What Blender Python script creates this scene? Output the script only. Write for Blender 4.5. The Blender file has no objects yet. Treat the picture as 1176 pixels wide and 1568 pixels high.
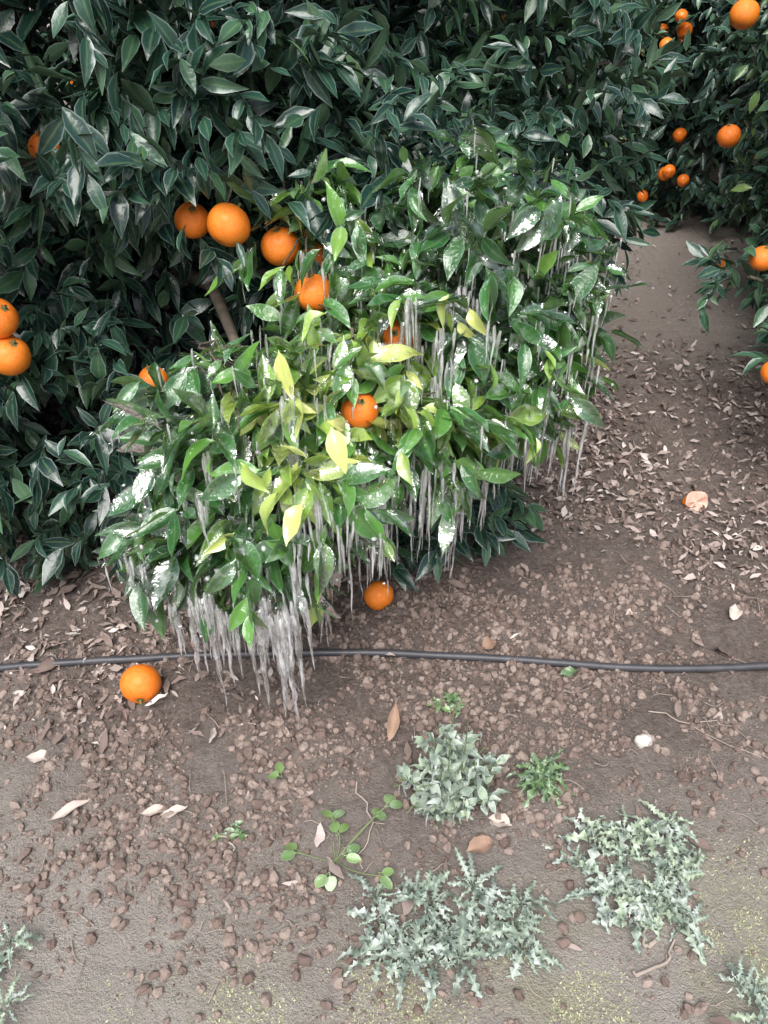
import bpy, math, numpy as np
from mathutils import Vector, Matrix
R = np.random.default_rng(7)
scene = bpy.context.scene

# ------------------------------------------------------------------ helpers
def norm(v):
    return v / (np.linalg.norm(v, axis=-1, keepdims=True) + 1e-9)

_lat = np.random.default_rng(3).random((64, 64, 64))
def vnoise(p, scale):
    q = np.asarray(p, float) * scale + 1000.0
    i = np.floor(q).astype(int); f = q - i; f = f * f * (3 - 2 * f)
    out = 0
    for dx in (0, 1):
        for dy in (0, 1):
            for dz in (0, 1):
                w = (f[..., 0] if dx else 1 - f[..., 0]) * (f[..., 1] if dy else 1 - f[..., 1]) * (f[..., 2] if dz else 1 - f[..., 2])
                out = out + w * _lat[(i[..., 0] + dx) % 64, (i[..., 1] + dy) % 64, (i[..., 2] + dz) % 64]
    return out

def make_mesh(name, V, F, mat, smooth=True, attrs=None, parent=None):
    V = np.asarray(V, np.float32).reshape(-1, 3); F = np.asarray(F, np.int32)
    me = bpy.data.meshes.new(name)
    k = F.shape[1]
    me.vertices.add(len(V)); me.vertices.foreach_set('co', V.ravel())
    me.loops.add(F.size); me.loops.foreach_set('vertex_index', F.ravel())
    me.polygons.add(len(F)); me.polygons.foreach_set('loop_start', np.arange(0, F.size, k, dtype=np.int32))
    me.polygons.foreach_set('use_smooth', np.full(len(F), smooth))
    if attrs:
        for an, av in attrs.items():
            a = me.attributes.new(an, 'FLOAT', 'POINT'); a.data.foreach_set('value', np.asarray(av, np.float32).ravel())
    me.update(calc_edges=True)
    me.materials.append(mat)
    ob = bpy.data.objects.new(name, me); scene.collection.objects.link(ob)
    if parent: ob.parent = parent
    return ob

def empty(name, loc=(0, 0, 0)):
    e = bpy.data.objects.new(name, None); e.location = loc; e.empty_display_size = .1
    scene.collection.objects.link(e); return e

def grid_faces(r, c):
    return np.array([(i * c + j, i * c + j + 1, (i + 1) * c + j + 1, (i + 1) * c + j) for i in range(r - 1) for j in range(c - 1)])

def leaf_tmpl(ts, ws, cols):
    b = np.linspace(-1, 1, cols)
    a = np.repeat(ts, cols); w = np.repeat(ws, cols); bb = np.tile(b, len(ts))
    return a, bb, w, grid_faces(len(ts), cols)
T_HI = leaf_tmpl(np.array([0, .06, .16, .32, .48, .64, .79, .91, 1.]), np.array([.05, .12, .58, .93, 1., .86, .54, .22, .02]), 5)
T_MD = leaf_tmpl(np.array([0, .14, .36, .6, .83, 1.]), np.array([.06, .5, .98, .9, .42, .02]), 3)
T_LO = leaf_tmpl(np.array([0, .3, .7, 1.]), np.array([.08, .95, .75, .03]), 3)
_t = np.linspace(0, 1, 17)
_w = np.where(np.arange(17) % 2 == 0, .26, 1.0) * (np.sin(np.pi * np.clip(_t * .8 + .12, 0, 1)) ** .7); _w[-1] = .03; _w[0] = .12; _w[1] = .15; _w[2] = .12
T_LOBE = leaf_tmpl(_t, _w, 5)
T_ROUND = leaf_tmpl(np.array([0, .25, .3, .42, .6, .8, .93, 1.]), np.array([.06, .07, .45, .85, 1., .85, .5, .05]), 5)

def leaves_geo(O, D, N, L, W, curl, fold, tone, T, wave=0.0):
    a, b, w, F = T
    n = len(O); k = len(a)
    D = norm(D); S = norm(np.cross(D, N)); N = np.cross(S, D)
    L = L[:, None, None]; W = W[:, None, None]
    al = a[None, :, None]; bb = b[None, :, None]; ww = w[None, :, None]
    cu = curl[:, None, None]; fo = fold[:, None, None]
    ph = R.random((n, 1, 1)) * 6.28
    sidecurl = (R.random((n, 1, 1)) - .5) * .8
    P = (O[:, None, :] + D[:, None, :] * (al * L * (1 - .25 * np.abs(cu) * al))
         + S[:, None, :] * (bb * ww * W + sidecurl * al * al * L * .35)
         + N[:, None, :] * (-cu * al ** 2 * L + fo * np.abs(bb) * ww * W + wave * W * np.sin(al * 11 + ph) * np.abs(bb)))
    faces = (F[None] + (np.arange(n) * k)[:, None, None]).reshape(-1, 4)
    return P.reshape(-1, 3), faces, np.repeat(tone, k), np.tile(np.abs(b), n), np.tile(a, n)

def leaves_obj(name, geos, mat, parent=None):
    V = []; F = []; t = []; r = []; off = 0
    for g in geos:
        V.append(g[0]); F.append(g[1] + off); t.append(g[2]); r.append(g[3]); off += len(g[0])
    return make_mesh(name, np.concatenate(V), np.concatenate(F), mat, True,
                     {'tone': np.concatenate(t), 'rib': np.concatenate(r)}, parent)

def sprig_leaves(P, NO, nl, L0, tone_fn, T, keep=None, length=.13, up=.9, droop=.4, wave=.08, curl=(-.1, .5), wid=(.155, .215), rnd=.45):
    n = len(P)
    sd = norm(NO * .8 + R.normal(0, .5, (n, 3)) + np.array([0, 0, -.12]))
    ref = norm(np.cross(sd, R.normal(0, 1, (n, 3)))); ref2 = np.cross(sd, ref)
    O = []; D = []; N = []
    for k in range(nl):
        an = k * 2.4 + R.random(n) * .6
        perp = ref * np.cos(an)[:, None] + ref2 * np.sin(an)[:, None]
        op = R.uniform(.5, 1.25, n)[:, None] * (1.15 - .7 * k / nl)
        d = sd * np.cos(op) + perp * np.sin(op) + np.array([0, 0, -droop]) * R.uniform(.3, 1.5, (n, 1))
        O.append(P + sd * (length * (k / nl - .5))); D.append(d)
        N.append(np.array([0, 0, up]) + NO * .5 + R.normal(0, rnd, (n, 3)))
    O = np.concatenate(O); D = np.concatenate(D); N = np.concatenate(N)
    if keep is not None:
        m = keep(O + norm(D) * .04); O, D, N = O[m], D[m], N[m]
    m = O[:, 2] > .03; O, D, N = O[m], D[m], N[m]
    n2 = len(O); L = L0 * R.uniform(.55, 1.3, n2)
    Dn = norm(D); tip = O[:, 2] + Dn[:, 2] * L
    D = Dn.copy(); D[tip < .02, 2] = .05
    return leaves_geo(O, D, N, L, L * R.uniform(wid[0], wid[1], n2), R.uniform(curl[0], curl[1], n2), R.uniform(.1, .7, n2), tone_fn(O), T, wave)

def blob_pts(c, r, n, lo=.55, hi=1.05):
    d = norm(R.normal(0, 1, (n, 3)))
    f = lo + (hi - lo) * R.random((n, 1)) ** .6
    P = np.array(c) + d * np.array(r) * f
    return P, norm(d / np.array(r))

def crown_pts(c, rx, ry, prof, n, lo=.88, hi=1.04, lump=.16, front=None, seed=0):
    zs, fs = prof
    z = R.uniform(zs[0], zs[-1], n * 3); f = np.interp(z, zs, fs)
    keep = R.random(len(z)) < np.clip(f + .25, 0, 1); z = z[keep][:n]; f = f[keep][:n]
    ph = R.uniform(0, 2 * math.pi, len(z))
    cs, sn = np.cos(ph), np.sin(ph)
    base = np.stack([c[0] + rx * cs * f, c[1] + ry * sn * f, z], 1)
    l = 1 + lump * (vnoise(base + seed, 2.6) - .5) * 2 + lump * .5 * (vnoise(base + seed, 6) - .5) * 2
    g = l * (lo + (hi - lo) * R.random(len(z)) ** .6)
    P = np.stack([c[0] + rx * cs * f * g, c[1] + ry * sn * f * g, z], 1)
    slope = -np.gradient(np.interp(np.linspace(zs[0], zs[-1], 60), zs, fs), (zs[-1] - zs[0]) / 59)
    sl = np.interp(z, np.linspace(zs[0], zs[-1], 60), slope) * rx
    NO = norm(np.stack([cs / rx, sn / ry, sl * .7], 1))
    if front is not None:
        m = (NO[:, 1] < .25) | (R.random(len(z)) < front); P, NO = P[m], NO[m]
    return P, NO

def tube(path, rad, sides=8):
    path = np.asarray(path, float); n = len(path); rad = np.broadcast_to(rad, (n,))
    tg = norm(np.gradient(path, axis=0)); ref = np.array([0.31, .2, .93]) if abs(tg[0][2]) < .9 else np.array([1., 0, 0])
    s = norm(np.cross(tg, ref)); u = np.cross(s, tg)
    an = np.linspace(0, 2 * math.pi, sides, endpoint=False)
    V = path[:, None] + (s[:, None] * np.cos(an)[None, :, None] + u[:, None] * np.sin(an)[None, :, None]) * rad[:, None, None]
    F = [(i * sides + j, i * sides + (j + 1) % sides, (i + 1) * sides + (j + 1) % sides, (i + 1) * sides + j) for i in range(n - 1) for j in range(sides)]
    return V.reshape(-1, 3), np.array(F)

def join(parts):
    V = []; F = []; o = 0
    for v, f in parts:
        V.append(v); F.append(f + o); o += len(v)
    return np.concatenate(V), np.concatenate(F)

def wander(a, b, n=9, amp=.05):
    a = np.array(a, float); b = np.array(b, float); t = np.linspace(0, 1, n)[:, None]
    p = a + (b - a) * t + (vnoise(a + t * 3 + np.zeros((n, 3)), 1.3)[:, None] - .5) * amp * np.array([1, .7, .4])
    p += np.sin(t * math.pi) * R.normal(0, amp * .6, (1, 3)); return p

def ico(sub):
    bpy.ops.mesh.primitive_ico_sphere_add(subdivisions=sub, radius=1)
    o = bpy.context.object; me = o.data
    V = np.array([v.co[:] for v in me.vertices]); F = np.array([p.vertices[:] for p in me.polygons])
    bpy.data.objects.remove(o); bpy.data.meshes.remove(me); return V, F
ICO1, ICO2, ICO3 = ico(1), ico(2), ico(3)

def rotmats(n, tilt=math.pi):
    a = R.uniform(0, 2 * math.pi, n); t = R.normal(0, 1, n) * tilt; u = R.normal(0, 1, n) * tilt
    ca, sa, ct, st, cu, su = np.cos(a), np.sin(a), np.cos(t), np.sin(t), np.cos(u), np.sin(u)
    z = np.zeros(n); o = np.ones(n)
    Rz = np.stack([np.stack([ca, -sa, z], 1), np.stack([sa, ca, z], 1), np.stack([z, z, o], 1)], 1)
    Rx = np.stack([np.stack([o, z, z], 1), np.stack([z, ct, -st], 1), np.stack([z, st, ct], 1)], 1)
    Ry = np.stack([np.stack([cu, z, su], 1), np.stack([z, o, z], 1), np.stack([-su, z, cu], 1)], 1)
    return Rz @ Rx @ Ry

def scatter(T, P, S, tilt, jitter=0.0):
    V, F = T; n = len(P); k = len(V)
    X = V[None] * S[:, None, :]
    if jitter: X = X * (1 + R.normal(0, jitter, (n, k, 1)))
    X = np.einsum('nij,nkj->nki', rotmats(n, tilt), X) + P[:, None, :]
    return X.reshape(-1, 3), (F[None] + (np.arange(n) * k)[:, None, None]).reshape(-1, F.shape[1])

# ------------------------------------------------------------------ ground height
def H(x, y):
    p = np.stack([x, y, np.zeros_like(x)], -1)
    d = np.exp(-(((x - .0) / 5) ** 2 + ((y - 1.6) / 4) ** 2))
    h = (vnoise(p, 1.1) - .5) * .05 + (vnoise(p, 3.1) - .5) * .030 + (vnoise(p, 9) - .5) * .020
    rough = np.clip(vnoise(p + 31, 2.2) * 1.8 - .35, .12, 1.2) * np.clip((y - .5) / .35, .35, 1)
    h = h + (np.abs(vnoise(p, 24) - .5) * 2) * .016 * rough + (vnoise(p + 5, 52) - .5) * .016 * rough
    return h * (.25 + .75 * d)
def Hs(x, y):
    return float(H(np.array([x], float), np.array([y], float))[0])
def onground(xy):
    return np.stack([xy[:, 0], xy[:, 1], H(xy[:, 0], xy[:, 1])], 1)

# ------------------------------------------------------------------ materials
class NT:
    def __init__(s, name):
        s.m = bpy.data.materials.new(name); s.m.use_nodes = True; s.t = s.m.node_tree; s.t.nodes.clear()
        s.out = s.n('ShaderNodeOutputMaterial')
    def n(s, ty, **kw):
        x = s.t.nodes.new(ty)
        for k, v in kw.items(): setattr(x, k, v)
        return x
    def l(s, a, b): s.t.links.new(a, b)
    def ramp(s, fac, stops):
        r = s.n('ShaderNodeValToRGB'); e = r.color_ramp.elements
        while len(e) < len(stops): e.new(.5)
        for i, (p, c) in enumerate(stops): e[i].position = p; e[i].color = (*c, 1) if len(c) == 3 else c
        s.l(fac, r.inputs[0]); return r.outputs[0]
    def mix(s, f, a, b, bt='MIX'):
        m = s.n('ShaderNodeMix', data_type='RGBA', blend_type=bt)
        for i, v in ((0, f), (6, a), (7, b)):
            if isinstance(v, (int, float)): m.inputs[i].default_value = v
            elif isinstance(v, tuple): m.inputs[i].default_value = (*v, 1)
            else: s.l(v, m.inputs[i])
        return m.outputs[2]
    def math(s, op, a, b=None, c=None):
        m = s.n('ShaderNodeMath', operation=op)
        for i, v in enumerate((a, b, c)):
            if v is None: continue
            if isinstance(v, (int, float)): m.inputs[i].default_value = v
            else: s.l(v, m.inputs[i])
        return m.outputs[0]
    def mr(s, v, a, b, c=0., d=1.):
        m = s.n('ShaderNodeMapRange'); s.l(v, m.inputs[0])
        for i, q in zip((1, 2, 3, 4), (a, b, c, d)): m.inputs[i].default_value = q
        return m.outputs[0]
    def noise(s, scale, detail=4, rough=.6, vec=None):
        x = s.n('ShaderNodeTexNoise'); x.inputs['Scale'].default_value = scale; x.inputs['Detail'].default_value = detail; x.inputs['Roughness'].default_value = rough
        if vec is not None: s.l(vec, x.inputs['Vector'])
        return x.outputs[0]
    def pos(s): return s.n('ShaderNodeNewGeometry').outputs['Position']
    def bump(s, h, st, dist=.01):
        b = s.n('ShaderNodeBump'); b.inputs['Strength'].default_value = st; b.inputs['Distance'].default_value = dist; s.l(h, b.inputs['Height']); return b.outputs[0]

def leaf_material(name, stops, rough=.34, ice=0.0, edge=.25, transl=.18, back=(.10, .17, .09), icecol=(.62, .70, .66), coat=1.0):
    t = NT(name); pos = t.pos()
    at = t.n('ShaderNodeAttribute', attribute_name='tone'); rib = t.n('ShaderNodeAttribute', attribute_name='rib')
    col = t.ramp(at.outputs['Fac'], stops)
    nz = t.noise(14, 2, .6, pos)
    col = t.mix(t.math('MULTIPLY', nz, .5), col, (.5, .5, .5), 'OVERLAY')
    ribm = t.mr(rib.outputs['Fac'], 0, .22, 1, 0)
    col = t.mix(t.math('MULTIPLY', ribm, .25), col, (.22, .32, .12))
    col = t.mix(t.math('MULTIPLY', t.mr(rib.outputs['Fac'], .80, 1), edge), col, (.40, .48, .42))
    bf = t.n('ShaderNodeNewGeometry').outputs['Backfacing']
    col = t.mix(t.math('MULTIPLY', bf, .45), col, back)
    rgh = t.math('MULTIPLY_ADD', t.noise(30, 2, .5, pos), .25, rough - .12)
    p = t.n('ShaderNodeBsdfPrincipled')
    if ice > 0:
        im = t.mr(t.noise(18, 4, .65, pos), .52, .74)
        col = t.mix(t.math('MULTIPLY', im, ice), col, icecol)
        p.inputs['Coat Weight'].default_value = coat; p.inputs['Coat Roughness'].default_value = .04; p.inputs['Coat IOR'].default_value = 1.6
        t.l(t.bump(t.noise(48, 3, .6, pos), 1.0, .010), p.inputs['Coat Normal'])
    t.l(col, p.inputs['Base Color']); t.l(rgh, p.inputs['Roughness'])
    p.inputs['Specular IOR Level'].default_value = .6
    t.l(t.bump(t.noise(90, 2, .5, pos), .3, .003), p.inputs['Normal'])
    if transl > 0:
        tr = t.n('ShaderNodeBsdfTranslucent'); t.l(t.mix(.5, col, (.30, .5, .05)), tr.inputs['Color'])
        mx = t.n('ShaderNodeMixShader'); mx.inputs[0].default_value = transl
        t.l(p.outputs[0], mx.inputs[1]); t.l(tr.outputs[0], mx.inputs[2]); t.l(mx.outputs[0], t.out.inputs[0])
    else: t.l(p.outputs[0], t.out.inputs[0])
    return t.m

M_dark = leaf_material('orange_leaf_dark', [(0, (.009, .030, .026)), (.35, (.021, .064, .045)), (.7, (.050, .120, .056)), (1, (.17, .27, .08))], transl=0, rough=.27, edge=.38)
M_ice = leaf_material('orange_leaf_glazed', [(0, (.015, .060, .024)), (.35, (.045, .17, .040)), (.62, (.12, .31, .05)), (.82, (.33, .49, .08)), (1, (.88, .86, .30))], rough=.22, ice=.30, edge=.28, transl=.2, back=(.18, .32, .10))
M_far = leaf_material('orange_leaf_far', [(0, (.014, .040, .036)), (.35, (.034, .085, .06)), (.7, (.075, .17, .07)), (1, (.22, .33, .10))], rough=.30, transl=0, edge=.3)  # leaf colours of the repeated outer trees
M_frost = leaf_material('frosted_weed_leaf', [(0, (.14, .18, .15)), (.5, (.22, .28, .22)), (1, (.31, .38, .26))], rough=.5, ice=.75, edge=.85, transl=0, back=(.28, .33, .27), icecol=(.60, .65, .62), coat=.4)
M_green = leaf_material('green_weed_leaf', [(0, (.09, .16, .08)), (1, (.20, .32, .10))], rough=.4, ice=.45, edge=.4, transl=.12, coat=.5)
M_moss = leaf_material('moss_leaf', [(0, (.26, .28, .14)), (1, (.52, .52, .32))], rough=.7, ice=0, edge=.2, transl=.0, back=(.4, .42, .2))

def bark():
    t = NT('citrus_bark'); pos = t.pos()
    c = t.ramp(t.noise(25, 5, .65, pos), [(.3, (.05, .04, .03)), (.7, (.16, .13, .10))])
    p = t.n('ShaderNodeBsdfPrincipled'); t.l(c, p.inputs['Base Color']); p.inputs['Roughness'].default_value = .85
    t.l(t.bump(t.noise(60, 4, .6, pos), .6, .01), p.inputs['Normal']); t.l(p.outputs[0], t.out.inputs[0]); return t.m
M_bark = bark()

def orange_mat():
    t = NT('orange_peel'); tc = t.n('ShaderNodeTexCoord').outputs['Object']
    oi = t.n('ShaderNodeObjectInfo').outputs['Random']
    c = t.mix(t.noise(3, 3, .5, tc), (.92, .17, .008), (1.0, .34, .03))
    c = t.mix(t.math('MULTIPLY', oi, .35), c, (.88, .12, .010))
    p = t.n('ShaderNodeBsdfPrincipled'); t.l(c, p.inputs['Base Color']); p.inputs['Roughness'].default_value = .42
    p.inputs['Coat Weight'].default_value = .25; p.inputs['Coat Roughness'].default_value = .25
    v = t.n('ShaderNodeTexVoronoi'); v.inputs['Scale'].default_value = 26; t.l(tc, v.inputs['Vector'])
    t.l(t.bump(v.outputs['Distance'], .35, .03), p.inputs['Normal']); t.l(p.outputs[0], t.out.inputs[0]); return t.m
M_orange = orange_mat()

def simple(name, c1, c2, scale, rough, bump=.3, bscale=80, spec=.4):
    t = NT(name); pos = t.pos()
    c = t.mix(t.noise(scale, 4, .6, pos), c1, c2)
    p = t.n('ShaderNodeBsdfPrincipled'); t.l(c, p.inputs['Base Color']); p.inputs['Roughness'].default_value = rough; p.inputs['Specular IOR Level'].default_value = spec
    t.l(t.bump(t.noise(bscale, 4, .6, pos), bump, .004), p.inputs['Normal']); t.l(p.outputs[0], t.out.inputs[0]); return t.m
M_stem = simple('green_stem', (.12, .18, .07), (.20, .24, .11), 30, .5)
M_calyx = simple('fruit_calyx', (.10, .14, .04), (.2, .17, .07), 60, .6)
M_hose = simple('black_polyethylene', (.02, .023, .032), (.09, .085, .09), 16, .42, .2, 60, .5)
M_pulp = simple('rotten_fruit_flesh', (.55, .28, .20), (.66, .46, .38), 60, .5, .6, 120)
M_paleleaf = simple('pale_dry_leaf', (.36, .29, .25), (.60, .53, .48), 30, .8)
M_twig = simple('dry_twig', (.22, .17, .14), (.42, .36, .31), 30, .8)
M_brownleaf = simple('brown_dry_leaf', (.22, .13, .09), (.38, .26, .19), 30, .7)
M_stone = simple('pale_stone', (.44, .40, .36), (.66, .61, .56), 40, .8, .8, 90)

def island(name, stops, rough=.8, spec=.3):
    t = NT(name); pos = t.pos()
    g = t.n('ShaderNodeNewGeometry').outputs['Random Per Island']
    c = t.ramp(g, stops); c = t.mix(t.math('MULTIPLY', t.noise(60, 3, .6, pos), .5), c, (.5, .5, .5), 'OVERLAY')
    c = t.mix(t.math('MULTIPLY', t.noise(130, 2, .7, pos), .4), c, (.13, .10, .085))
    p = t.n('ShaderNodeBsdfPrincipled'); t.l(c, p.inputs['Base Color']); p.inputs['Roughness'].default_value = rough; p.inputs['Specular IOR Level'].default_value = spec
    t.l(t.bump(t.noise(160, 3, .7, pos), .5, .003), p.inputs['Normal']); t.l(p.outputs[0], t.out.inputs[0]); return t.m
M_litter = island('dry_leaf_litter', [(0, (.12, .085, .075)), (.35, (.22, .165, .145)), (.7, (.37, .30, .27)), (.92, (.56, .48, .45)), (1, (.76, .70, .66))])
M_clod = island('soil_clod', [(0, (.13, .092, .078)), (.5, (.22, .165, .142)), (1, (.34, .27, .235))], .9)

def soil():
    t = NT('orchard_soil'); pos = t.pos()
    n1 = t.noise(2.2, 5, .6, pos); n2 = t.noise(12, 6, .7, pos); n3 = t.noise(85, 5, .75, pos)
    c = t.ramp(n1, [(.3, (.16, .115, .098)), (.5, (.25, .19, .165)), (.7, (.38, .31, .27))])
    c = t.mix(.6, c, t.ramp(n2, [(.28, (.09, .064, .055)), (.5, (.24, .18, .155)), (.72, (.46, .385, .34))]))
    c = t.mix(.5, c, t.ramp(n3, [(.34, (.08, .057, .05)), (.66, (.49, .41, .365))]))
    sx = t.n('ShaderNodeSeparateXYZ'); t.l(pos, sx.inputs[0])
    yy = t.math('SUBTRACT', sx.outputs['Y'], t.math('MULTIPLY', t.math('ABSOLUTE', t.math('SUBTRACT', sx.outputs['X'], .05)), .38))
    dry_haze = t.mr(t.math('ADD', yy, t.math('MULTIPLY', t.math('SUBTRACT', n1, .5), .9)), .98, .42)
    c = t.mix(t.math('MULTIPLY', dry_haze, .78), c, t.mix(n2, (.50, .44, .39), (.84, .78, .71)))  # dry soil toward the near edge, its colour paled further to imitate lens haze
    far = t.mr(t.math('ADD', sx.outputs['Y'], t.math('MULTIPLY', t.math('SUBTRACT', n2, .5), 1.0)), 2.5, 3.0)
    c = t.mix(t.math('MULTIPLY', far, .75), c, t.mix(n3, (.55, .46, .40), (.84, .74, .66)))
    mm = t.mr(t.noise(5.5, 6, .8, pos), .44, .62)
    mossy = t.mr(t.math('SUBTRACT', sx.outputs['Y'], t.math('MULTIPLY', sx.outputs['X'], .25)), .74, .50)
    c = t.mix(t.math('MULTIPLY', t.math('MULTIPLY', mm, mossy), .6), c, t.mix(n3, (.36, .36, .20), (.74, .72, .50)))
    p = t.n('ShaderNodeBsdfPrincipled'); t.l(c, p.inputs['Base Color']); p.inputs['Roughness'].default_value = .82; p.inputs['Specular IOR Level'].default_value = .35
    hgt = t.math('ADD', t.math('ADD', t.math('MULTIPLY', n2, 1.2), n3), t.math('MULTIPLY', t.noise(230, 4, .75, pos), .8))
    t.l(t.bump(hgt, 1.0, .026), p.inputs['Normal']); t.l(p.outputs[0], t.out.inputs[0]); return t.m
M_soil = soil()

def ice_mat(name, wlo, whi, clear):
    t = NT(name); pos = t.pos()
    mp = t.n('ShaderNodeMapping'); mp.inputs['Scale'].default_value = (1, 1, .16); t.l(pos, mp.inputs['Vector'])
    nrm = t.bump(t.noise(110, 2, .5, pos), .4, .003)
    g = t.n('ShaderNodeBsdfGlass'); g.inputs['IOR'].default_value = 1.31; g.inputs['Roughness'].default_value = .0; g.inputs['Color'].default_value = (1, 1, 1, 1); t.l(nrm, g.inputs['Normal'])
    tp = t.n('ShaderNodeBsdfTransparent'); tp.inputs['Color'].default_value = (.99, .995, 1, 1)
    d = t.n('ShaderNodeBsdfTranslucent'); d.inputs['Color'].default_value = (1, .99, 1, 1)
    d2 = t.n('ShaderNodeBsdfPrincipled'); d2.inputs['Base Color'].default_value = (.98, .97, 1, 1); d2.inputs['Roughness'].default_value = .05; d2.inputs['Specular IOR Level'].default_value = 1.0; t.l(nrm, d2.inputs['Normal'])
    gl = t.n('ShaderNodeBsdfGlossy'); gl.inputs['Roughness'].default_value = .12; gl.inputs['Color'].default_value = (1, 1, 1, 1); t.l(nrm, gl.inputs['Normal'])
    m0 = t.n('ShaderNodeMixShader'); m0.inputs[0].default_value = .55; t.l(d.outputs[0], m0.inputs[1]); t.l(d2.outputs[0], m0.inputs[2])
    m1 = t.n('ShaderNodeMixShader'); m1.inputs[0].default_value = clear; t.l(g.outputs[0], m1.inputs[1]); t.l(tp.outputs[0], m1.inputs[2])
    m2 = t.n('ShaderNodeMixShader'); t.l(t.mr(t.noise(120, 3, .6, mp.outputs[0]), .44, .62, wlo, whi), m2.inputs[0]); t.l(m1.outputs[0], m2.inputs[1]); t.l(m0.outputs[0], m2.inputs[2])
    m3 = t.n('ShaderNodeMixShader'); m3.inputs[0].default_value = .16; t.l(m2.outputs[0], m3.inputs[1]); t.l(gl.outputs[0], m3.inputs[2])
    t.l(m3.outputs[0], t.out.inputs[0]); return t.m
M_icecl = ice_mat('clear_ice', .06, .78, .50)

def glaze_mat():
    t = NT('ice_glaze'); pos = t.pos()
    tp = t.n('ShaderNodeBsdfTransparent'); tp.inputs['Color'].default_value = (.98, 1, .98, 1)
    gl = t.n('ShaderNodeBsdfGlossy'); gl.inputs['Roughness'].default_value = .08; gl.inputs['Color'].default_value = (1, 1, 1, 1)
    nrm = t.bump(t.noise(60, 2, .5, pos), .7, .006); t.l(nrm, gl.inputs['Normal'])
    fr = t.n('ShaderNodeFresnel'); fr.inputs['IOR'].default_value = 1.5; t.l(nrm, fr.inputs['Normal'])
    d = t.n('ShaderNodeBsdfDiffuse'); d.inputs['Color'].default_value = (.9, .93, .90, 1)
    m0 = t.n('ShaderNodeMixShader'); t.l(t.mr(t.noise(30, 3, .6, pos), .56, .80, .0, .30), m0.inputs[0]); t.l(tp.outputs[0], m0.inputs[1]); t.l(d.outputs[0], m0.inputs[2])
    m1 = t.n('ShaderNodeMixShader'); t.l(t.math('MULTIPLY_ADD', fr.outputs[0], 1.2, .06), m1.inputs[0]); t.l(m0.outputs[0], m1.inputs[1]); t.l(gl.outputs[0], m1.inputs[2])
    t.l(m1.outputs[0], t.out.inputs[0]); return t.m
M_glaze = glaze_mat()

# ------------------------------------------------------------------ ground
def axis(lo, hi, step, far):
    fine = np.arange(lo, hi, step); g = step
    out = []; p = 0
    while p < far: g *= 1.35; p += g; out.append(p)
    out = np.array(out); return np.concatenate([lo - out[::-1], fine, fine[-1] + out])
xs = axis(-1.3, 1.8, .0070, 260); ys = axis(.38, 3.2, .0070, 260)
X, Y = np.meshgrid(xs, ys); Z = H(X.ravel(), Y.ravel())
nx, ny = len(xs), len(ys)
idx = np.arange(nx * ny).reshape(ny, nx)
F = np.stack([idx[:-1, :-1], idx[:-1, 1:], idx[1:, 1:], idx[1:, :-1]], -1).reshape(-1, 4)
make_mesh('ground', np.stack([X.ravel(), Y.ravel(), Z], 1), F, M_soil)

def dens_pts(n, x0, x1, y0, y1, fn):
    p = np.stack([R.uniform(x0, x1, n), R.uniform(y0, y1, n)], 1); return p[R.random(n) < fn(p[:, 0], p[:, 1])]
def g2(x, y, cx, cy, sx, sy): return np.exp(-((x - cx) / sx) ** 2 - ((y - cy) / sy) ** 2)
def dclod(x, y):
    q = np.stack([x, y, x * 0], 1); nz = np.clip(vnoise(q, 6) * 1.4 + vnoise(q, 19) - .70, 0, 1)
    return np.clip((1.5 * g2(x, y, -.30, .98, .40, .24) + 1.4 * g2(x, y, .5, 1.10, .34, .15) + .8 * g2(x, y, .1, 1.3, .7, .35) + .12) * nz * 1.7, 0, 1)
p = dens_pts(130000, -1.3, 1.5, .4, 2.4, dclod)
s = .0014 + .0085 * R.random(len(p)) ** 5.0
S = s[:, None] * R.uniform(.6, 1.45, (len(p), 3)) * np.array([1, 1, .9])
big = s > .0045
P3 = onground(p) + np.array([0, 0, 1]) * (s[:, None] * .25)
a = scatter(ICO2, P3[big], S[big], math.pi, .13); b = scatter(ICO1, P3[~big], S[~big], math.pi, .22)
V, F = join([a, b]); make_mesh('soil_clods', V, F, M_clod, False)

def litter(name, p, Lr, tilt, mat):
    n = len(p); P = onground(p) + np.array([0, 0, .004]) + np.array([0, 0, 1]) * R.uniform(0, .010, (n, 1))
    an = R.uniform(0, 6.28, n); D = np.stack([np.cos(an), np.sin(an), R.normal(0, tilt, n)], 1)
    N = np.stack([R.normal(0, tilt * 1.3, n), R.normal(0, tilt * 1.3, n), np.ones(n)], 1)
    L = Lr[0] + (Lr[1] - Lr[0]) * R.random(n) ** 1.4
    g = leaves_geo(P, D, N, L, L * R.uniform(.10, .25, n), R.uniform(-.5, .5, n), R.uniform(-.3, 1.1, n), R.random(n), T_MD, .3)
    return make_mesh(name, g[0], g[1], mat, True)
def dl(x, y):
    nz = vnoise(np.stack([x, y, x * 0 + 7], 1), 3)
    right = 1.2 * np.clip((x - .30) / .25, 0, 1) * np.clip((y - 1.62 + .1 * x) / .35, 0, 1) * np.clip((3.0 - y) / .5, .04, 1)
    left = np.clip((-.15 - x) / .15, 0, 1) * np.clip((y - 1.02) / .22, 0, 1) * .6
    under = np.clip((y - 1.45) / .3, 0, 1) * (x < .3) * .6
    return np.clip((right + left + under + .006) * (.1 + 1.7 * nz), 0, 1)
p = dens_pts(62000, -1.5, 2.0, .45, 4.2, dl)
litter('leaf_litter', p, (.007, .043), .38, M_litter)
p = dens_pts(1300, -1.2, 1.2, .45, 1.7, lambda x, y: .035 + .6 * dl(x, y))
litter('dead_leaves', p, (.03, .060), .30, M_litter)
tw = []
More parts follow.
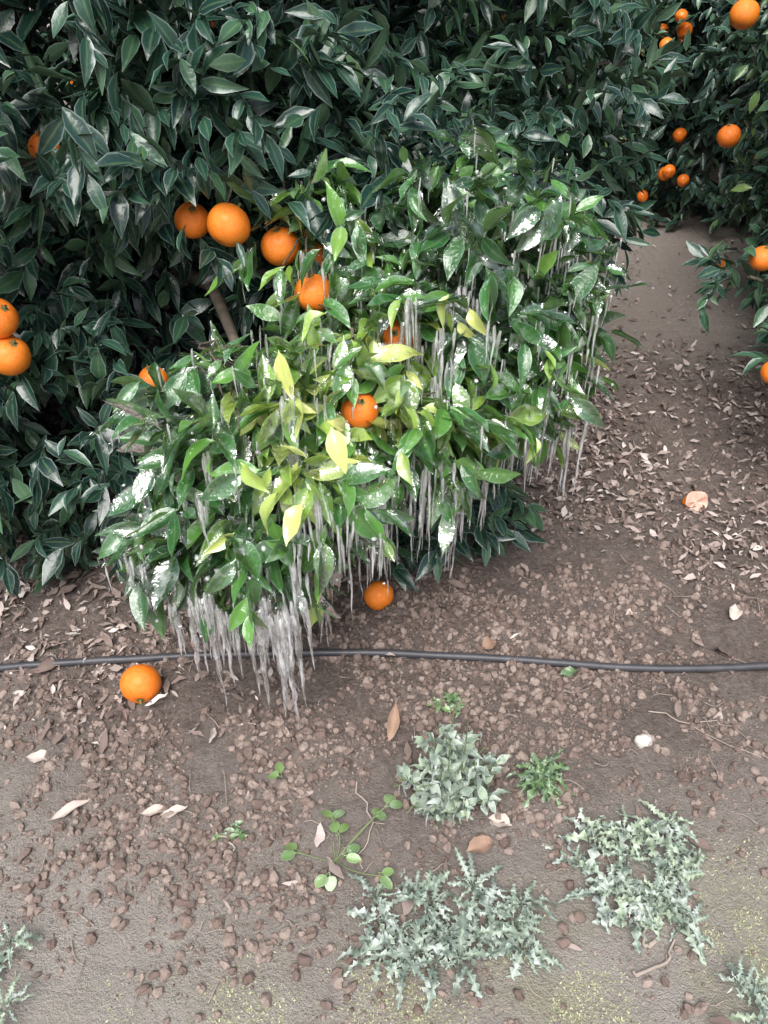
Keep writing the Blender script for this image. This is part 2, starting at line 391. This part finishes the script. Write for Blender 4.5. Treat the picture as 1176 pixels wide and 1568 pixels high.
for i in range(230):
    x, y = R.uniform(-1, 1.1), R.uniform(.5, 2.2); a = R.uniform(0, 6.28); L = R.uniform(.02, .07)
    q = np.array([[x + math.cos(a) * L * t, y + math.sin(a) * L * t + .008 * math.sin(t * 4 + i), 0] for t in np.linspace(0, 1, 5)])
    q[:, 2] = H(q[:, 0], q[:, 1]) + .003 + np.linspace(0, R.uniform(0, .012), 5)
    tw.append(tube(q, np.linspace(.0012, .0005, 5), 5))
for (x0, y0, x1, y1, r) in [(.59, 1.15, .78, 1.02, .0018), (.42, .61, .50, .66, .0035), (.47, .66, .475, .70, .004), (-.33, .86, -.29, .78, .0025), (-.06, .93, -.04, .80, .002), (.70, 1.13, .80, 1.05, .0013)]:
    q = wander((x0, y0, 0), (x1, y1, 0), 12, .03); q[:, 2] = H(q[:, 0], q[:, 1]) + .005; tw.append(tube(q, np.linspace(r, r * .6, 12), 6))
V, F = join(tw); make_mesh('fallen_twigs', V, F, M_twig)

def single_leaf(x, y, ang, L, W, mat, curl=.25, fold=.5, z=.008, pitch=.05):
    O = np.array([[x, y, Hs(x, y) + z]]); D = np.array([[math.cos(ang), math.sin(ang), pitch]])
    g = leaves_geo(O, D, np.array([[.1, -.1, 1.]]), np.array([L]), np.array([W]), np.array([curl]), np.array([fold]), np.array([.5]), T_HI, .35)
    return make_mesh('dry_leaf', g[0], g[1], mat)
single_leaf(-.64, .87, .65, .085, .010, M_paleleaf, .1, .9)
single_leaf(-.47, .885, .25, .06, .010, M_paleleaf, .2, .8)
single_leaf(-.43, .88, .2, .055, .010, M_paleleaf, -.1, .6)
single_leaf(.01, 1.03, 1.3, .085, .013, M_brownleaf, -.3, .9)
single_leaf(.15, .80, .3, .065, .016, M_brownleaf, .2, .8)
single_leaf(.23, 1.31, .7, .055, .016, M_brownleaf, .2, .8)
single_leaf(.24, .85, 2.9, .05, .014, M_paleleaf, .2, .6)
single_leaf(.60, 1.44, .4, .045, .012, M_paleleaf, .3)
single_leaf(.86, 1.42, 1.2, .045, .016, M_paleleaf, -.3, .9)
single_leaf(-.74, 1.02, .1, .06, .014, M_paleleaf, .3)
single_leaf(.40, 1.24, .3, .05, .012, M_green, .1, .4)

V, F = ICO3; Vs = V * np.array([.020, .015, .016]) * (1 + .6 * (vnoise(V + 3, 1.9) - .5) + .2 * (vnoise(V, 5) - .5))[:, None]
x, y = .545, 1.06
make_mesh('stone', Vs + np.array([x, y, Hs(x, y) + .006]), F, M_stone)

# ------------------------------------------------------------------ drip irrigation hose
hx = np.linspace(-14, 14, 1400)
near = np.exp(-(hx / 3) ** 2)
hy = 1.272 + .012 * np.sin(hx * 2.6 + 1.9) * near + .012 * np.clip(hx, 0, 1.5) + .005 * np.sin(hx * 7)
kern = H(hx, hy); hz = np.convolve(np.pad(kern, 6, 'edge'), np.ones(13) / 13, 'valid') + .0105
V, F = tube(np.stack([hx, hy, hz], 1), .0088, 14); make_mesh('irrigation_hose', V, F, M_hose)

# ------------------------------------------------------------------ oranges
def orange_mesh():
    bpy.ops.mesh.primitive_uv_sphere_add(segments=32, ring_count=20, radius=1); o = bpy.context.object; me = o.data
    co = np.array([v.co[:] for v in me.vertices]); z = co[:, 2]; r = np.hypot(co[:, 0], co[:, 1])
    co[:, 2] *= .94; co[:, 2] -= .10 * np.exp(-(r / .2) ** 2) * np.sign(z) * (np.abs(z) > .5)
    co *= (1 + .05 * (vnoise(co, 1.4) - .5))[:, None]
    me.vertices.foreach_set('co', co.astype(np.float32).ravel()); me.polygons.foreach_set('use_smooth', np.ones(len(me.polygons), bool))
    me.materials.append(M_orange); me.name = 'orange_peel_mesh'; bpy.data.objects.remove(o)
    cal = []
    for k in range(5):
        a = k * 2 * math.pi / 5
        g = leaves_geo(np.array([[0, 0, .88]]), np.array([[math.cos(a), math.sin(a), .1]]), np.array([[0, 0, 1.]]), np.array([.24]), np.array([.09]), np.array([.1]), np.array([.1]), np.array([.5]), T_MD)
        cal.append((g[0], g[1]))
    cal.append(tube([(0, 0, .84), (0, .01, .98), (.03, .02, 1.12)], .06, 8))
    v, f = join(cal); c = make_mesh('calyx_tmp', v, f, M_calyx); cm = c.data; bpy.data.objects.remove(c); return me, cm
OM, CM = orange_mesh()
def orange(name, loc, r, rot, parent=None):
    o = bpy.data.objects.new(name, OM); o.location = loc; o.scale = (r, r, r); o.rotation_euler = rot; scene.collection.objects.link(o)
    c = bpy.data.objects.new('calyx', CM); c.parent = o; scene.collection.objects.link(c)
    if parent: o.parent = parent
    return o
def ground_orange(x, y, r, rot): orange('fallen_orange', (x, y, Hs(x, y) + r * .90), r, rot)
ground_orange(-.534, 1.182, .0445, (1.9, .4, .3))
ground_orange(-.013, 1.465, .038, (2.2, .5, 1))
ground_orange(1.62, 3.75, .04, (1, 2, 1))

bpy.ops.mesh.primitive_uv_sphere_add(segments=28, ring_count=16, radius=1)
o = bpy.context.object; co = np.array([v.co[:] for v in o.data.vertices])
cut = np.minimum(co[:, 2], .15 + .2 * np.sin(np.arctan2(co[:, 1], co[:, 0]) * 3 + 1)); flat = co[:, 2] > cut
co[:, 2] = np.where(flat, cut - .35 * (1 - np.hypot(co[:, 0], co[:, 1])), co[:, 2])
co *= (1 + .3 * (vnoise(co, 1.7) - .5))[:, None]
o.data.vertices.foreach_set('co', co.astype(np.float32).ravel()); o.data.materials.append(M_orange); o.data.materials.append(M_pulp)
for pl in o.data.polygons:
    pl.use_smooth = True
    if any(flat[i] for i in pl.vertices): pl.material_index = 1
o.name = 'split_orange'; o.scale = (.037, .034, .03); o.location = (.915, 1.90, Hs(.915, 1.9) + .02); o.rotation_euler = (.9, -.55, .4)

# ------------------------------------------------------------------ main orange tree
tree = empty('orange_tree', (-1.2, 3.0, 0))
INV = Matrix.Translation((1.2, -3.0, 0))
def to_tree(ob): ob.parent = tree; ob.matrix_parent_inverse = INV

fruit = [(-.410, 1.749, .863, .038), (-.325, 1.703, .868, .046), (-.227, 1.76, .804, .044), (-.149, 1.64, .745, .042), (-.150, 1.82, .762, .04),
         (.034, 1.54, .690, .038), (-.048, 1.38, .610, .038), (-.525, 1.64, .54, .034), (-.805, 1.58, .715, .042), (-.80, 1.57, .635, .044),
         (-.70, 1.78, 1.00, .034), (-.333, 1.18, .44, .034), (-.40, 1.24, .45, .034)]
FR = np.array(fruit)
open_f = [(0, .052), (1, .064), (2, .060), (3, .050), (4, .03), (5, .040), (6, .038), (8, .06), (9, .06), (10, .030)]
view_out = norm(np.array([0, -.72, .5]))
def keep_main(P):
    m = np.ones(len(P), bool)
    for i, rad in open_f:
        c = FR[i, :3]; out = norm(np.array([-c[0], -c[1], 1.4 - c[2]]))
        out = norm(out * .6 + view_out * .4)
        d = P - c; t = np.clip(d @ out, 0, .5); q = d - t[:, None] * out
        m &= ~((np.linalg.norm(q, axis=1) < rad) & (t >= 0))
    return m
PROF = (np.array([.04, .3, .8, 1.3, 1.8, 2.2, 2.5, 2.6]), np.array([.99, 1.0, .97, .93, .80, .58, .3, .05]))
C0 = (-1.2, 3.0)
geos = []
tn = lambda O: np.clip(.03 + .65 * R.random(len(O)) ** 1.7 + .35 * (vnoise(O, 3) - .5) + (R.random(len(O)) < .03) * .4, 0, 1)
P, NO = crown_pts(C0, 1.7, 1.5, PROF, 4600, .82, 1.06, .22, .25)
fr = (P[:, 1] < 2.6)
geos.append(sprig_leaves(P[fr], NO[fr], 9, .085, tn, T_MD, keep_main, rnd=.65, wid=(.14, .21)))
geos.append(sprig_leaves(P[~fr], NO[~fr], 8, .09, tn, T_LO, keep_main))
P, NO = crown_pts(C0, 1.7, 1.5, PROF, 3000, .62, .82, .1, .25)
geos.append(sprig_leaves(P, NO, 6, .13, lambda O: R.random(len(O)) * .2, T_LO, keep_main, .2))
for c, r, n in [((.14, 1.74, .18), (.20, .24, .20), 110), ((.0, 2.1, .6), (.42, .4, .55), 300), ((.45, 2.6, .85), (.35, .5, .55), 260), ((-.35, 1.85, 1.0), (.4, .22, .3), 120), ((-.75, 1.65, .35), (.35, .22, .32), 130)]:
    P, NO = blob_pts(c, r, n); geos.append(sprig_leaves(P, NO, 9, .080, tn, T_MD, keep_main, rnd=.65, wid=(.14, .21)))
to_tree(leaves_obj('foliage', geos, M_dark))

# glazed bough
CL = [((-.22, 1.33, .54), (.22, .22, .20), 125, .06), ((.19, 1.72, .72), (.235, .26, .25), 180, -.07), ((.0, 1.55, .64), (.22, .20, .18), 85, .07),
      ((.05, 1.42, .55), (.16, .13, .11), 42, .0), ((.30, 1.60, .57), (.12, .13, .11), 42, -.02), ((-.12, 1.72, .80), (.16, .14, .13), 45, .06), ((-.34, 1.20, .43), (.12, .11, .11), 34, -.02), ((-.22, 1.15, .43), (.14, .09, .08), 30, .0)]
geos = []; allP = []; tipsL = []; shells = []
for c, r, n, bias in CL:
    tc = lambda O, b=bias: np.clip(.13 + b + .45 * R.random(len(O)) + .75 * (vnoise(O + 9, 5) - .5) + .16 * g2(O[:, 0], O[:, 2], -.15, .68, .18, .14) + (R.random(len(O)) < .08) * .35, 0, .93)
    P, NO = blob_pts(c, r, n, .45, 1.14); allP.append(P)
    g = sprig_leaves(P, NO, 8, .082, tc, T_HI, keep_main, .13, .8, .6, .12, (-.2, .6), (.15, .225), .6)
    geos.append(g); X3 = g[0].reshape(-1, 45, 3); tipsL.append(X3[:, 42]); tipsL.append(X3[:, 32][R.random(len(X3)) < .6])
    q = X3[R.random(len(X3)) < .5]; cen = q.mean(1, keepdims=True)
    nn = norm(np.cross(q[:, 40] - q[:, 5], q[:, 24] - q[:, 20])); nn *= np.sign((nn @ np.array([0, -.5, .8])))[:, None]
    lum = .0022 + .004 * vnoise(q, 70)[..., None]
    sh = cen + (q - cen) * 1.07 + nn[:, None] * lum
    shells.append((sh.reshape(-1, 3), (T_HI[3][None] + (np.arange(len(q)) * 45)[:, None, None]).reshape(-1, 4)))
sp = [(-.084, 1.10, .74, -1.25, .080, 1.0, .5), (-.171, 1.06, .64, -2.4, .08, .86, .7), (-.133, 1.05, .63, -2.0, .08, .92, .2), (.031, 1.17, .65, -1.4, .065, .82, .1),
      (.295, 1.36, .566, -1.5, .06, .84, .6), (.061, 1.25, .681, .4, .065, .78, .4), (-.107, 1.42, .798, -2.7, .08, .80, .3), (-.02, 1.40, .75, -1.7, .05, .84, .2), (-.24, 1.12, .66, -1.0, .075, .84, .3),
      (.16, 1.43, .80, -1.4, .06, .92, .8), (.12, 1.42, .83, -2.2, .06, .88, .7), (.14, 1.44, .77, -1.2, .05, .94, .9), (.11, 1.43, .79, -.4, .05, .8, .8), (-.09, 1.11, .745, .2, .05, .98, .6)]
SP = np.array(sp); n = len(SP)
D = np.stack([np.cos(SP[:, 3]) * .8, np.sin(SP[:, 3]) * .6, -.45 + 0 * SP[:, 3]], 1)
geos.append(leaves_geo(SP[:, :3], D, np.tile([0, -.35, 1.], (n, 1)) + R.normal(0, .5, (n, 3)), SP[:, 4], SP[:, 4] * .21, SP[:, 6], R.uniform(.2, 1., n), SP[:, 5], T_HI, .2))
tipsL.append(geos[-1][0].reshape(-1, 45, 3)[:, 42])
to_tree(leaves_obj('iced_bough_leaves', geos, M_ice))
V, F = join(shells); to_tree(make_mesh('ice_glaze', V, F, M_glaze))
TIPS = np.concatenate(tipsL)

parts = [tube(wander((-1.2, 3.0, -.05), (-1.15, 2.95, .55), 8, .03), np.linspace(.10, .08, 8), 14)]
ends = [(-.23, 1.4, .6), (.2, 1.75, .72), (.0, 1.6, .65), (.3, 1.65, .6), (-.3, 1.9, 1.0), (-.9, 1.9, .9), (-1.8, 2.0, 1.2), (-2.4, 3.0, 1.3), (-1.3, 4.1, 1.4), (-.2, 3.6, 1.5), (-1.1, 2.8, 2.3), (.1, 1.9, .35)]
for e in ends:
    pth = wander((-1.17, 2.96, .5), e, 12, .14); parts.append(tube(pth, np.linspace(.045, .006, 12), 8))
for c, r, n, _b in CL:
    for k in range(12):
        d = norm(R.normal(0, 1, 3)) * np.array(r) * .95
        pth = wander(np.array(c) + np.array([0, .12, .02]), np.array(c) + d, 6, .03); parts.append(tube(pth, np.linspace(.004, .0015, 6), 5))
for k in range(8):
    parts.append(tube(wander((-.36, 1.5, .70), (R.uniform(-.33, -.18), R.uniform(1.15, 1.25), R.uniform(.66, .74)), 7, .03), np.linspace(.003, .0015, 7), 5))
for q in fruit[:7]:
    parts.append(tube(wander((q[0] * .9 - .02, q[1] + .12, q[2] + .12), (q[0], q[1], q[2] + q[3] * .9), 6, .01), np.linspace(.0035, .002, 6), 6))
V, F = join(parts); to_tree(make_mesh('trunk_and_limbs', V, F, M_bark))
for i, q in enumerate(fruit):
    to_tree(orange('orange_fruit', q[:3], q[3], (R.normal(0, .35), R.normal(0, .35), R.uniform(0, 6))))

# ------------------------------------------------------------------ icicles: hang from leaf tips and leaf edges
ic = []
def icicle(x, y, z, L, r, sides=7):
    L = min(L, z - .04)
    if L < .012: return
    n = max(5, min(22, int(L / .012))); t = np.linspace(0, 1, n)
    lean = R.normal(0, .035, 2)
    s0 = R.random() * 50
    wob = (vnoise(np.stack([t * L * 30 + s0, t * 0 + s0, t * 0], 1), 1) - .5)
    rad = r * (1 - t) ** R.uniform(.55, 1.0) * (.85 + .6 * (vnoise(np.stack([t * L * 80 + s0, t * 0 + 3, t * 0 + 2], 1), 1) - .4)) + .0005
    rad[0] *= .5
    path = np.stack([x + lean[0] * t * L + wob * .005, y + lean[1] * t * L + wob * .004, z + .006 - t * L], 1)
    ic.append(tube(path, rad, sides))
def bunch(n, xr, yr, zr, Lr, rr, k=3, cl=.012):
    m = (TIPS[:, 0] > xr[0]) & (TIPS[:, 0] < xr[1]) & (TIPS[:, 1] > yr[0]) & (TIPS[:, 1] < yr[1]) & (TIPS[:, 2] > zr[0]) & (TIPS[:, 2] < zr[1])
    C = TIPS[m]
    if len(C) == 0: return
    sel = C[R.integers(0, len(C), max(1, n // k))]
    for q in sel:
        bl = Lr[0] + (Lr[1] - Lr[0]) * R.random() ** 1.3
        for j in range(k):
            icicle(q[0] + (R.normal(0, cl) if j else 0), q[1] + (R.normal(0, cl) if j else 0), q[2] - (abs(R.normal(0, .012)) if j else 0), bl * (R.uniform(.3, 1.0) if j else 1), R.uniform(*rr))
for (x, z, L, r) in [(-.352, .38, .22, .009), (-.322, .39, .30, .011), (-.296, .38, .22, .008), (-.272, .38, .18, .007), (-.248, .38, .23, .009), (-.224, .39, .29, .011), (-.204, .38, .24, .009), (-.184, .39, .34, .013), (-.163, .38, .26, .010), (-.143, .38, .17, .007), (-.385, .38, .13, .006)]:
    y = R.uniform(1.03, 1.08)
    icicle(x, y, z, L, r, 12)
    for j in range(2): icicle(x + R.normal(0, .008), y + R.normal(0, .008), z + R.uniform(-.01, .03), L * R.uniform(.35, .8), r * R.uniform(.5, .8), 9)
bunch(40, (-.42, -.12), (1.00, 1.22), (.28, .42), (.08, .20), (.003, .006), 3, .015)
bunch(190, (-.08, .22), (1.26, 1.60), (.38, .56), (.10, .28), (.0026, .0058))
bunch(180, (.16, .44), (1.40, 1.80), (.40, .60), (.10, .26), (.0024, .0054))
bunch(105, (.03, .20), (1.34, 1.52), (.60, .86), (.08, .24), (.0024, .0056))
bunch(110, (-.18, .0), (1.05, 1.30), (.40, .74), (.08, .24), (.0025, .0058))
bunch(110, (-.36, -.10), (.98, 1.22), (.36, .66), (.06, .22), (.0025, .006))
bunch(60, (.32, .46), (1.5, 1.75), (.60, .90), (.06, .16), (.0018, .0042))
bunch(36, (-.24, -.08), (1.40, 1.65), (.70, .86), (.05, .14), (.0018, .0042))
bunch(50, (-.48, -.32), (1.05, 1.35), (.30, .50), (.04, .13), (.002, .0048))
m = R.random(len(TIPS)) < .22
for q in TIPS[m]: icicle(q[0], q[1], q[2], R.uniform(.015, .06), R.uniform(.0014, .0032))
m = R.integers(0, len(TIPS), 1100); BP = TIPS[m] + R.normal(0, .02, (1100, 3))
beads = scatter(ICO1, BP, R.uniform(.0012, .0045, (1100, 1)) * R.uniform(.6, 1.5, (1100, 3)), 1.0, .05)
V, F = join(ic); io = make_mesh('icicles', V, F, M_icecl)
beadob = make_mesh('ice_beads', beads[0], beads[1], M_icecl); beadob.parent = io

# ------------------------------------------------------------------ other orchard trees
PROF2 = (np.array([.04, .3, .8, 1.3, 1.8, 2.3, 2.6, 2.7]), np.array([.95, 1., 1.0, .97, .85, .55, .25, .05]))
def fruit_mass(P, r):
    return scatter(ICO2, P, np.full((len(P), 3), r) * R.uniform(.85, 1.1, (len(P), 1)), .4)
def generic():
    g = []
    P, NO = crown_pts((0, 0), 1.3, 1.3, PROF2, 2900, .82, 1.05, .2, None, 5)
    tf = lambda O: np.clip(.06 + .6 * R.random(len(O)) ** 1.3 + .5 * (vnoise(O, 2.5) - .5) + (R.random(len(O)) < .05) * .4, 0, 1)
    g.append(sprig_leaves(P, NO, 8, .070, tf, T_LO, rnd=.6))
    P2, N2 = crown_pts((0, 0), 1.3, 1.3, PROF2, 1500, .6, .82, .1, None, 5)
    g.append(sprig_leaves(P2, N2, 6, .13, lambda O: R.random(len(O)) * .2, T_LO, None, .2))
    fo = leaves_obj('foliage', g, M_far)
    V, F = join([tube(wander((0, 0, -.05), (0, 0, .5), 6, .03), np.linspace(.10, .08, 6), 12)] +
                [tube(wander((0, 0, .45), (math.cos(a) * 1.0, math.sin(a) * 1.0, R.uniform(.7, 2)), 8, .15), np.linspace(.045, .008, 8), 7) for a in np.linspace(0, 6.28, 9)])
    tr = make_mesh('trunk_and_limbs', V, F, M_bark)
    Pf, _ = crown_pts((0, 0), 1.3, 1.3, PROF2, 190, 1.0, 1.07, .2, None, 5)
    v, f = fruit_mass(Pf, .034); fr = make_mesh('orange_fruits', v, f, M_orange)
    return fo, tr, fr
G = generic()
first = True
def place(c, rot, sc):
    global first
    e = empty('orange_tree', (c[0], c[1], 0)); e.rotation_euler = (0, 0, rot); e.scale = (sc, sc, sc)
    for ob in G:
        if first: ob.parent = e
        else:
            d = bpy.data.objects.new(ob.name.split('.')[0], ob.data); scene.collection.objects.link(d); d.parent = e
    first = False
place((.10, 5.15), .3, 1.0); place((2.45, 5.15), 2.1, 1.0); place((4.8, 5.4), 4.1, 1.0); place((-2.3, 5.9), 1.2, 1.0)
place((1.3, 7.7), 3.3, 1.1); place((3.9, 8.2), 5.0, 1.1); place((-1.2, 8.4), .9, 1.1); place((-4.6, 3.2), 2.9, 1.0); place((5.3, 2.9), 5.5, 1.0)

t2 = empty('orange_tree', (2.5, 2.6, 0)); INV2 = Matrix.Translation((-2.5, -2.6, 0))
def to_t2(ob): ob.parent = t2; ob.matrix_parent_inverse = INV2
geos = []
PROF3 = (np.array([.22, .5, .9, 1.3, 1.8, 2.3, 2.6, 2.7]), np.array([.80, .95, 1.0, .97, .85, .55, .25, .05]))
P, NO = crown_pts((2.5, 2.6), 1.25, 1.15, PROF3, 2300, .84, 1.04, .15, .4, 9)
geos.append(sprig_leaves(P, NO, 8, .076, tn, T_MD, rnd=.6))
P, NO = crown_pts((2.5, 2.6), 1.25, 1.15, PROF3, 1100, .6, .84, .1, .4, 9)
geos.append(sprig_leaves(P, NO, 6, .13, lambda O: R.random(len(O)) * .2, T_LO, None, .2))
for c, r, n in [((1.78, 3.2, 1.05), (.52, .6, .60), 440), ((1.62, 3.25, .55), (.26, .3, .26), 110), ((1.20, 2.0, .42), (.12, .14, .12), 26), ((1.1, 2.35, .50), (.13, .14, .08), 16)]:
    P, NO = blob_pts(c, r, n); geos.append(sprig_leaves(P, NO, 8, .068, lambda O: np.clip(tn(O) + .14, 0, 1), T_MD, rnd=.6))
to_t2(leaves_obj('foliage', geos, M_dark))
parts = [tube(wander((2.5, 2.6, -.05), (2.45, 2.6, .5), 8, .03), np.linspace(.10, .08, 8), 14)]
for e in [(1.6, 3.1, 1.1), (1.15, 2.05, .44), (1.1, 2.35, .52), (1.6, 3.25, .5), (2.4, 1.7, 1.2), (3.4, 2.6, 1.4), (2.6, 3.4, 1.5), (2.5, 2.6, 2.3)]:
    parts.append(tube(wander((2.46, 2.6, .45), e, 10, .1), np.linspace(.04, .005, 10), 8))
V, F = join(parts); to_t2(make_mesh('trunk_and_limbs', V, F, M_bark))
for q in [(1.13, 2.95, 1.13, .045), (1.26, 3.17, .73, .042), (1.125, 2.36, .565, .038), (1.05, 1.95, .40, .036)]:
    to_t2(orange('orange_fruit', q[:3], q[3], (R.normal(0, .35), R.normal(0, .35), 1)))

# ------------------------------------------------------------------ weeds
def rosette(name, cx, cy, n, L, W, T, mat, spread, tone=(0, 1), tiltr=(.1, .9), sub=1):
    O = []; D = []; N = []
    for s_ in range(sub):
        ox, oy = (R.uniform(-1.7, 1.7) * spread[0], R.uniform(-1.7, 1.7) * spread[1]) if sub > 1 else (0, 0)
        x0, y0 = cx + ox, cy + oy; hz = R.uniform(0, .03) if sub > 1 else .004
        for k in range(n):
            a = k * 2.4 + R.random() * .7; t = R.uniform(*tiltr)
            d = np.array([math.cos(a) * math.cos(t), math.sin(a) * math.cos(t), math.sin(t)])
            O.append([x0 + d[0] * .004, y0 + d[1] * .004, Hs(x0, y0) + hz]); D.append(d); N.append([-d[0] * .6, -d[1] * .6, 1.])
    O = np.array(O); D = np.array(D); N = np.array(N) + R.normal(0, .3, (len(O), 3)); m = len(O)
    Ls = L * R.uniform(.45, 1.3, m)
    g = leaves_geo(O, D, N, Ls, Ls * W * R.uniform(.6, 1.2, m), R.uniform(.2, .9, m), R.uniform(.0, .9, m), R.uniform(*tone, m), T, .8)
    return leaves_obj(name, [g], mat)
rosette('thistle_weed', .45, .775, 11, .055, .16, T_LOBE, M_frost, (.060, .055), sub=18)
rosette('thistle_weed', .11, .675, 11, .055, .16, T_LOBE, M_frost, (.080, .042), tone=(0, .6), sub=17)
rosette('thistle_weed', -.64, .60, 9, .04, .16, T_LOBE, M_frost, (.03, .04), sub=4)
rosette('thistle_weed', .62, .545, 9, .04, .16, T_LOBE, M_frost, (.03, .02), sub=4)
rosette('leafy_weed', .30, .945, 14, .055, .18, T_LOBE, M_green, (.015, .012), tone=(0, .4), sub=3)
def bushy(name, cx, cy, hgt, ns, rad, leafL, mat, tone, icy=0):
    e = empty(name, (cx, cy, 0)); inv = Matrix.Translation((-cx, -cy, 0)); st = []; O = []; D = []; N = []
    for s_ in range(ns):
        a = R.uniform(0, 6.28); rr = rad * math.sqrt(R.random()); tip = np.array([cx + rr * math.cos(a), cy + rr * math.sin(a) * .9, hgt * R.uniform(.3, 1) * (1.2 - .8 * rr / rad)])
        z0 = Hs(cx, cy); pth = wander((cx + rr * .3 * math.cos(a), cy + rr * .3 * math.sin(a), z0), tip, 7, .012); st.append(tube(pth, np.linspace(.0022, .001, 7), 5))
        for k in range(14):
            t = R.uniform(.2, 1); q = pth[int(t * 6)]; b = k * 2.4 + s_
            d = np.array([math.cos(b), math.sin(b), R.uniform(-.2, 1.1)]); O.append(q); D.append(d); N.append([-d[0] * .4, -d[1] * .4, 1.])
    O = np.array(O); D = np.array(D); N = np.array(N) + R.normal(0, .4, (len(O), 3)); m = len(O); Ls = leafL * R.uniform(.4, 1.3, m)
    g = leaves_geo(O, D, N, Ls, Ls * R.uniform(.18, .3, m), R.uniform(.0, .7, m), R.uniform(.1, .9, m), R.uniform(*tone, m), T_MD, .5)
    a_ = leaves_obj('leaves', [g], mat); a_.parent = e; a_.matrix_parent_inverse = inv
    V, F = join(st); b_ = make_mesh('stems', V, F, M_stem); b_.parent = e; b_.matrix_parent_inverse = inv
    if icy:
        global ic
        ic = []
        tp = g[0].reshape(-1, 18, 3)[:, 16]; tp = tp[tp[:, 2] > .045]
        for q in tp[R.integers(0, len(tp), icy)]: icicle(q[0], q[1], q[2], R.uniform(.01, .06), R.uniform(.001, .0024))
        if ic:
            V, F = join(ic); c_ = make_mesh('ice', V, F, M_icecl); c_.parent = e; c_.matrix_parent_inverse = inv
bushy('frosted_weed', .125, .915, .27, 62, .105, .028, M_frost, (0, .9), 150)
bushy('small_weed', .145, 1.14, .035, 7, .045, .026, M_green, (.2, .8))
bushy('small_weed', -.30, .85, .02, 5, .03, .014, M_green, (.2, .8))
cx, cy = -.09, .79
pts = [(-.165, .80), (-.095, .86), (-.012, .86), (-.065, .79), (-.10, .745), (0, .745), (-.085, .83), (-.21, .96), (.01, .88)]
O = []; D = []
for (x, y) in pts:
    b = np.array([cx, cy]) if y < .9 else np.array([x + .01, y - .01]); d = np.array([x, y]) - b; L = np.linalg.norm(d) + 1e-6; d /= L
    for k in range(2):
        an = math.atan2(d[1], d[0]) + (k - .5) * .9; O.append([x - d[0] * .012, y - d[1] * .012, Hs(x, y) + .02]); D.append([math.cos(an), math.sin(an), .05])
O = np.array(O); D = np.array(D); n = len(O)
se = empty('seedling_weed', (cx, cy, 0)); inv = Matrix.Translation((-cx, -cy, 0))
g = leaves_geo(O, D, np.tile([0, 0, 1.], (n, 1)) + R.normal(0, .2, (n, 3)), R.uniform(.028, .042, n), R.uniform(.008, .012, n), R.uniform(.1, .4, n), R.uniform(.1, .3, n), R.uniform(.4, 1, n), T_ROUND)
a_ = leaves_obj('leaves', [g], M_green); a_.parent = se; a_.matrix_parent_inverse = inv
st = [tube(wander((cx, cy, Hs(cx, cy)), (x, y, Hs(x, y) + .02), 6, .006), .0011, 5) for x, y in pts if y < .9]
V, F = join(st); b_ = make_mesh('stems', V, F, M_stem); b_.parent = se; b_.matrix_parent_inverse = inv
def dmoss(x, y):
    q = np.stack([x, y, x * 0 + 2], 1)
    return np.clip((vnoise(q, 9) + .6 * vnoise(q, 30) - .78) * 3, 0, 1) * np.clip((.72 + .22 * x - y) / .14, 0, 1)
p = dens_pts(90000, -.8, .9, .42, .95, dmoss)
P = onground(p); n = len(P); an = R.uniform(0, 6.28, n)
g = leaves_geo(P - np.array([0, 0, .001]), np.stack([np.cos(an), np.sin(an), R.uniform(.3, 2, n)], 1), np.tile([.1, 0, 1.], (n, 1)) + R.normal(0, .3, (n, 3)), R.uniform(.002, .007, n), R.uniform(.0005, .0014, n), R.uniform(0, .6, n), R.uniform(0, .5, n), R.random(n), T_LO, 0)
leaves_obj('ground_moss', [g], M_moss)

# ------------------------------------------------------------------ light, sky, camera
w = bpy.data.worlds.new('World'); scene.world = w; w.use_nodes = True; nt = w.node_tree
sky = nt.nodes.new('ShaderNodeTexSky'); sky.sky_type = 'NISHITA'; sky.sun_disc = False
sdir = Vector((-.12, -.60, 1.0)).normalized()
sky.sun_elevation = math.asin(sdir.z); sky.sun_rotation = math.atan2(sdir.x, sdir.y); sky.dust_density = 4; sky.air_density = 1.2
hs = nt.nodes.new('ShaderNodeHueSaturation'); hs.inputs['Saturation'].default_value = .70
bg = nt.nodes['Background']; bg.inputs['Strength'].default_value = .15
nt.links.new(sky.outputs[0], hs.inputs['Color']); nt.links.new(hs.outputs[0], bg.inputs[0])
sl = bpy.data.lights.new('sun', 'SUN'); sl.energy = 4.9; sl.angle = math.radians(45); sl.color = (1, .985, .965)
so = bpy.data.objects.new('sun', sl); so.rotation_euler = sdir.to_track_quat('Z', 'Y').to_euler(); scene.collection.objects.link(so)

cam = bpy.data.cameras.new('camera'); cam.sensor_fit = 'VERTICAL'; cam.sensor_height = 24; cam.lens = 24 * 1230 / 1568; cam.clip_start = .05; cam.clip_end = 600
co_ = bpy.data.objects.new('camera', cam); co_.location = (0, 0, 1.4); co_.rotation_euler = (math.radians(53), 0, 0); scene.collection.objects.link(co_); scene.camera = co_
scene.view_settings.view_transform = 'Standard'; scene.view_settings.look = 'None'; scene.view_settings.exposure = 0
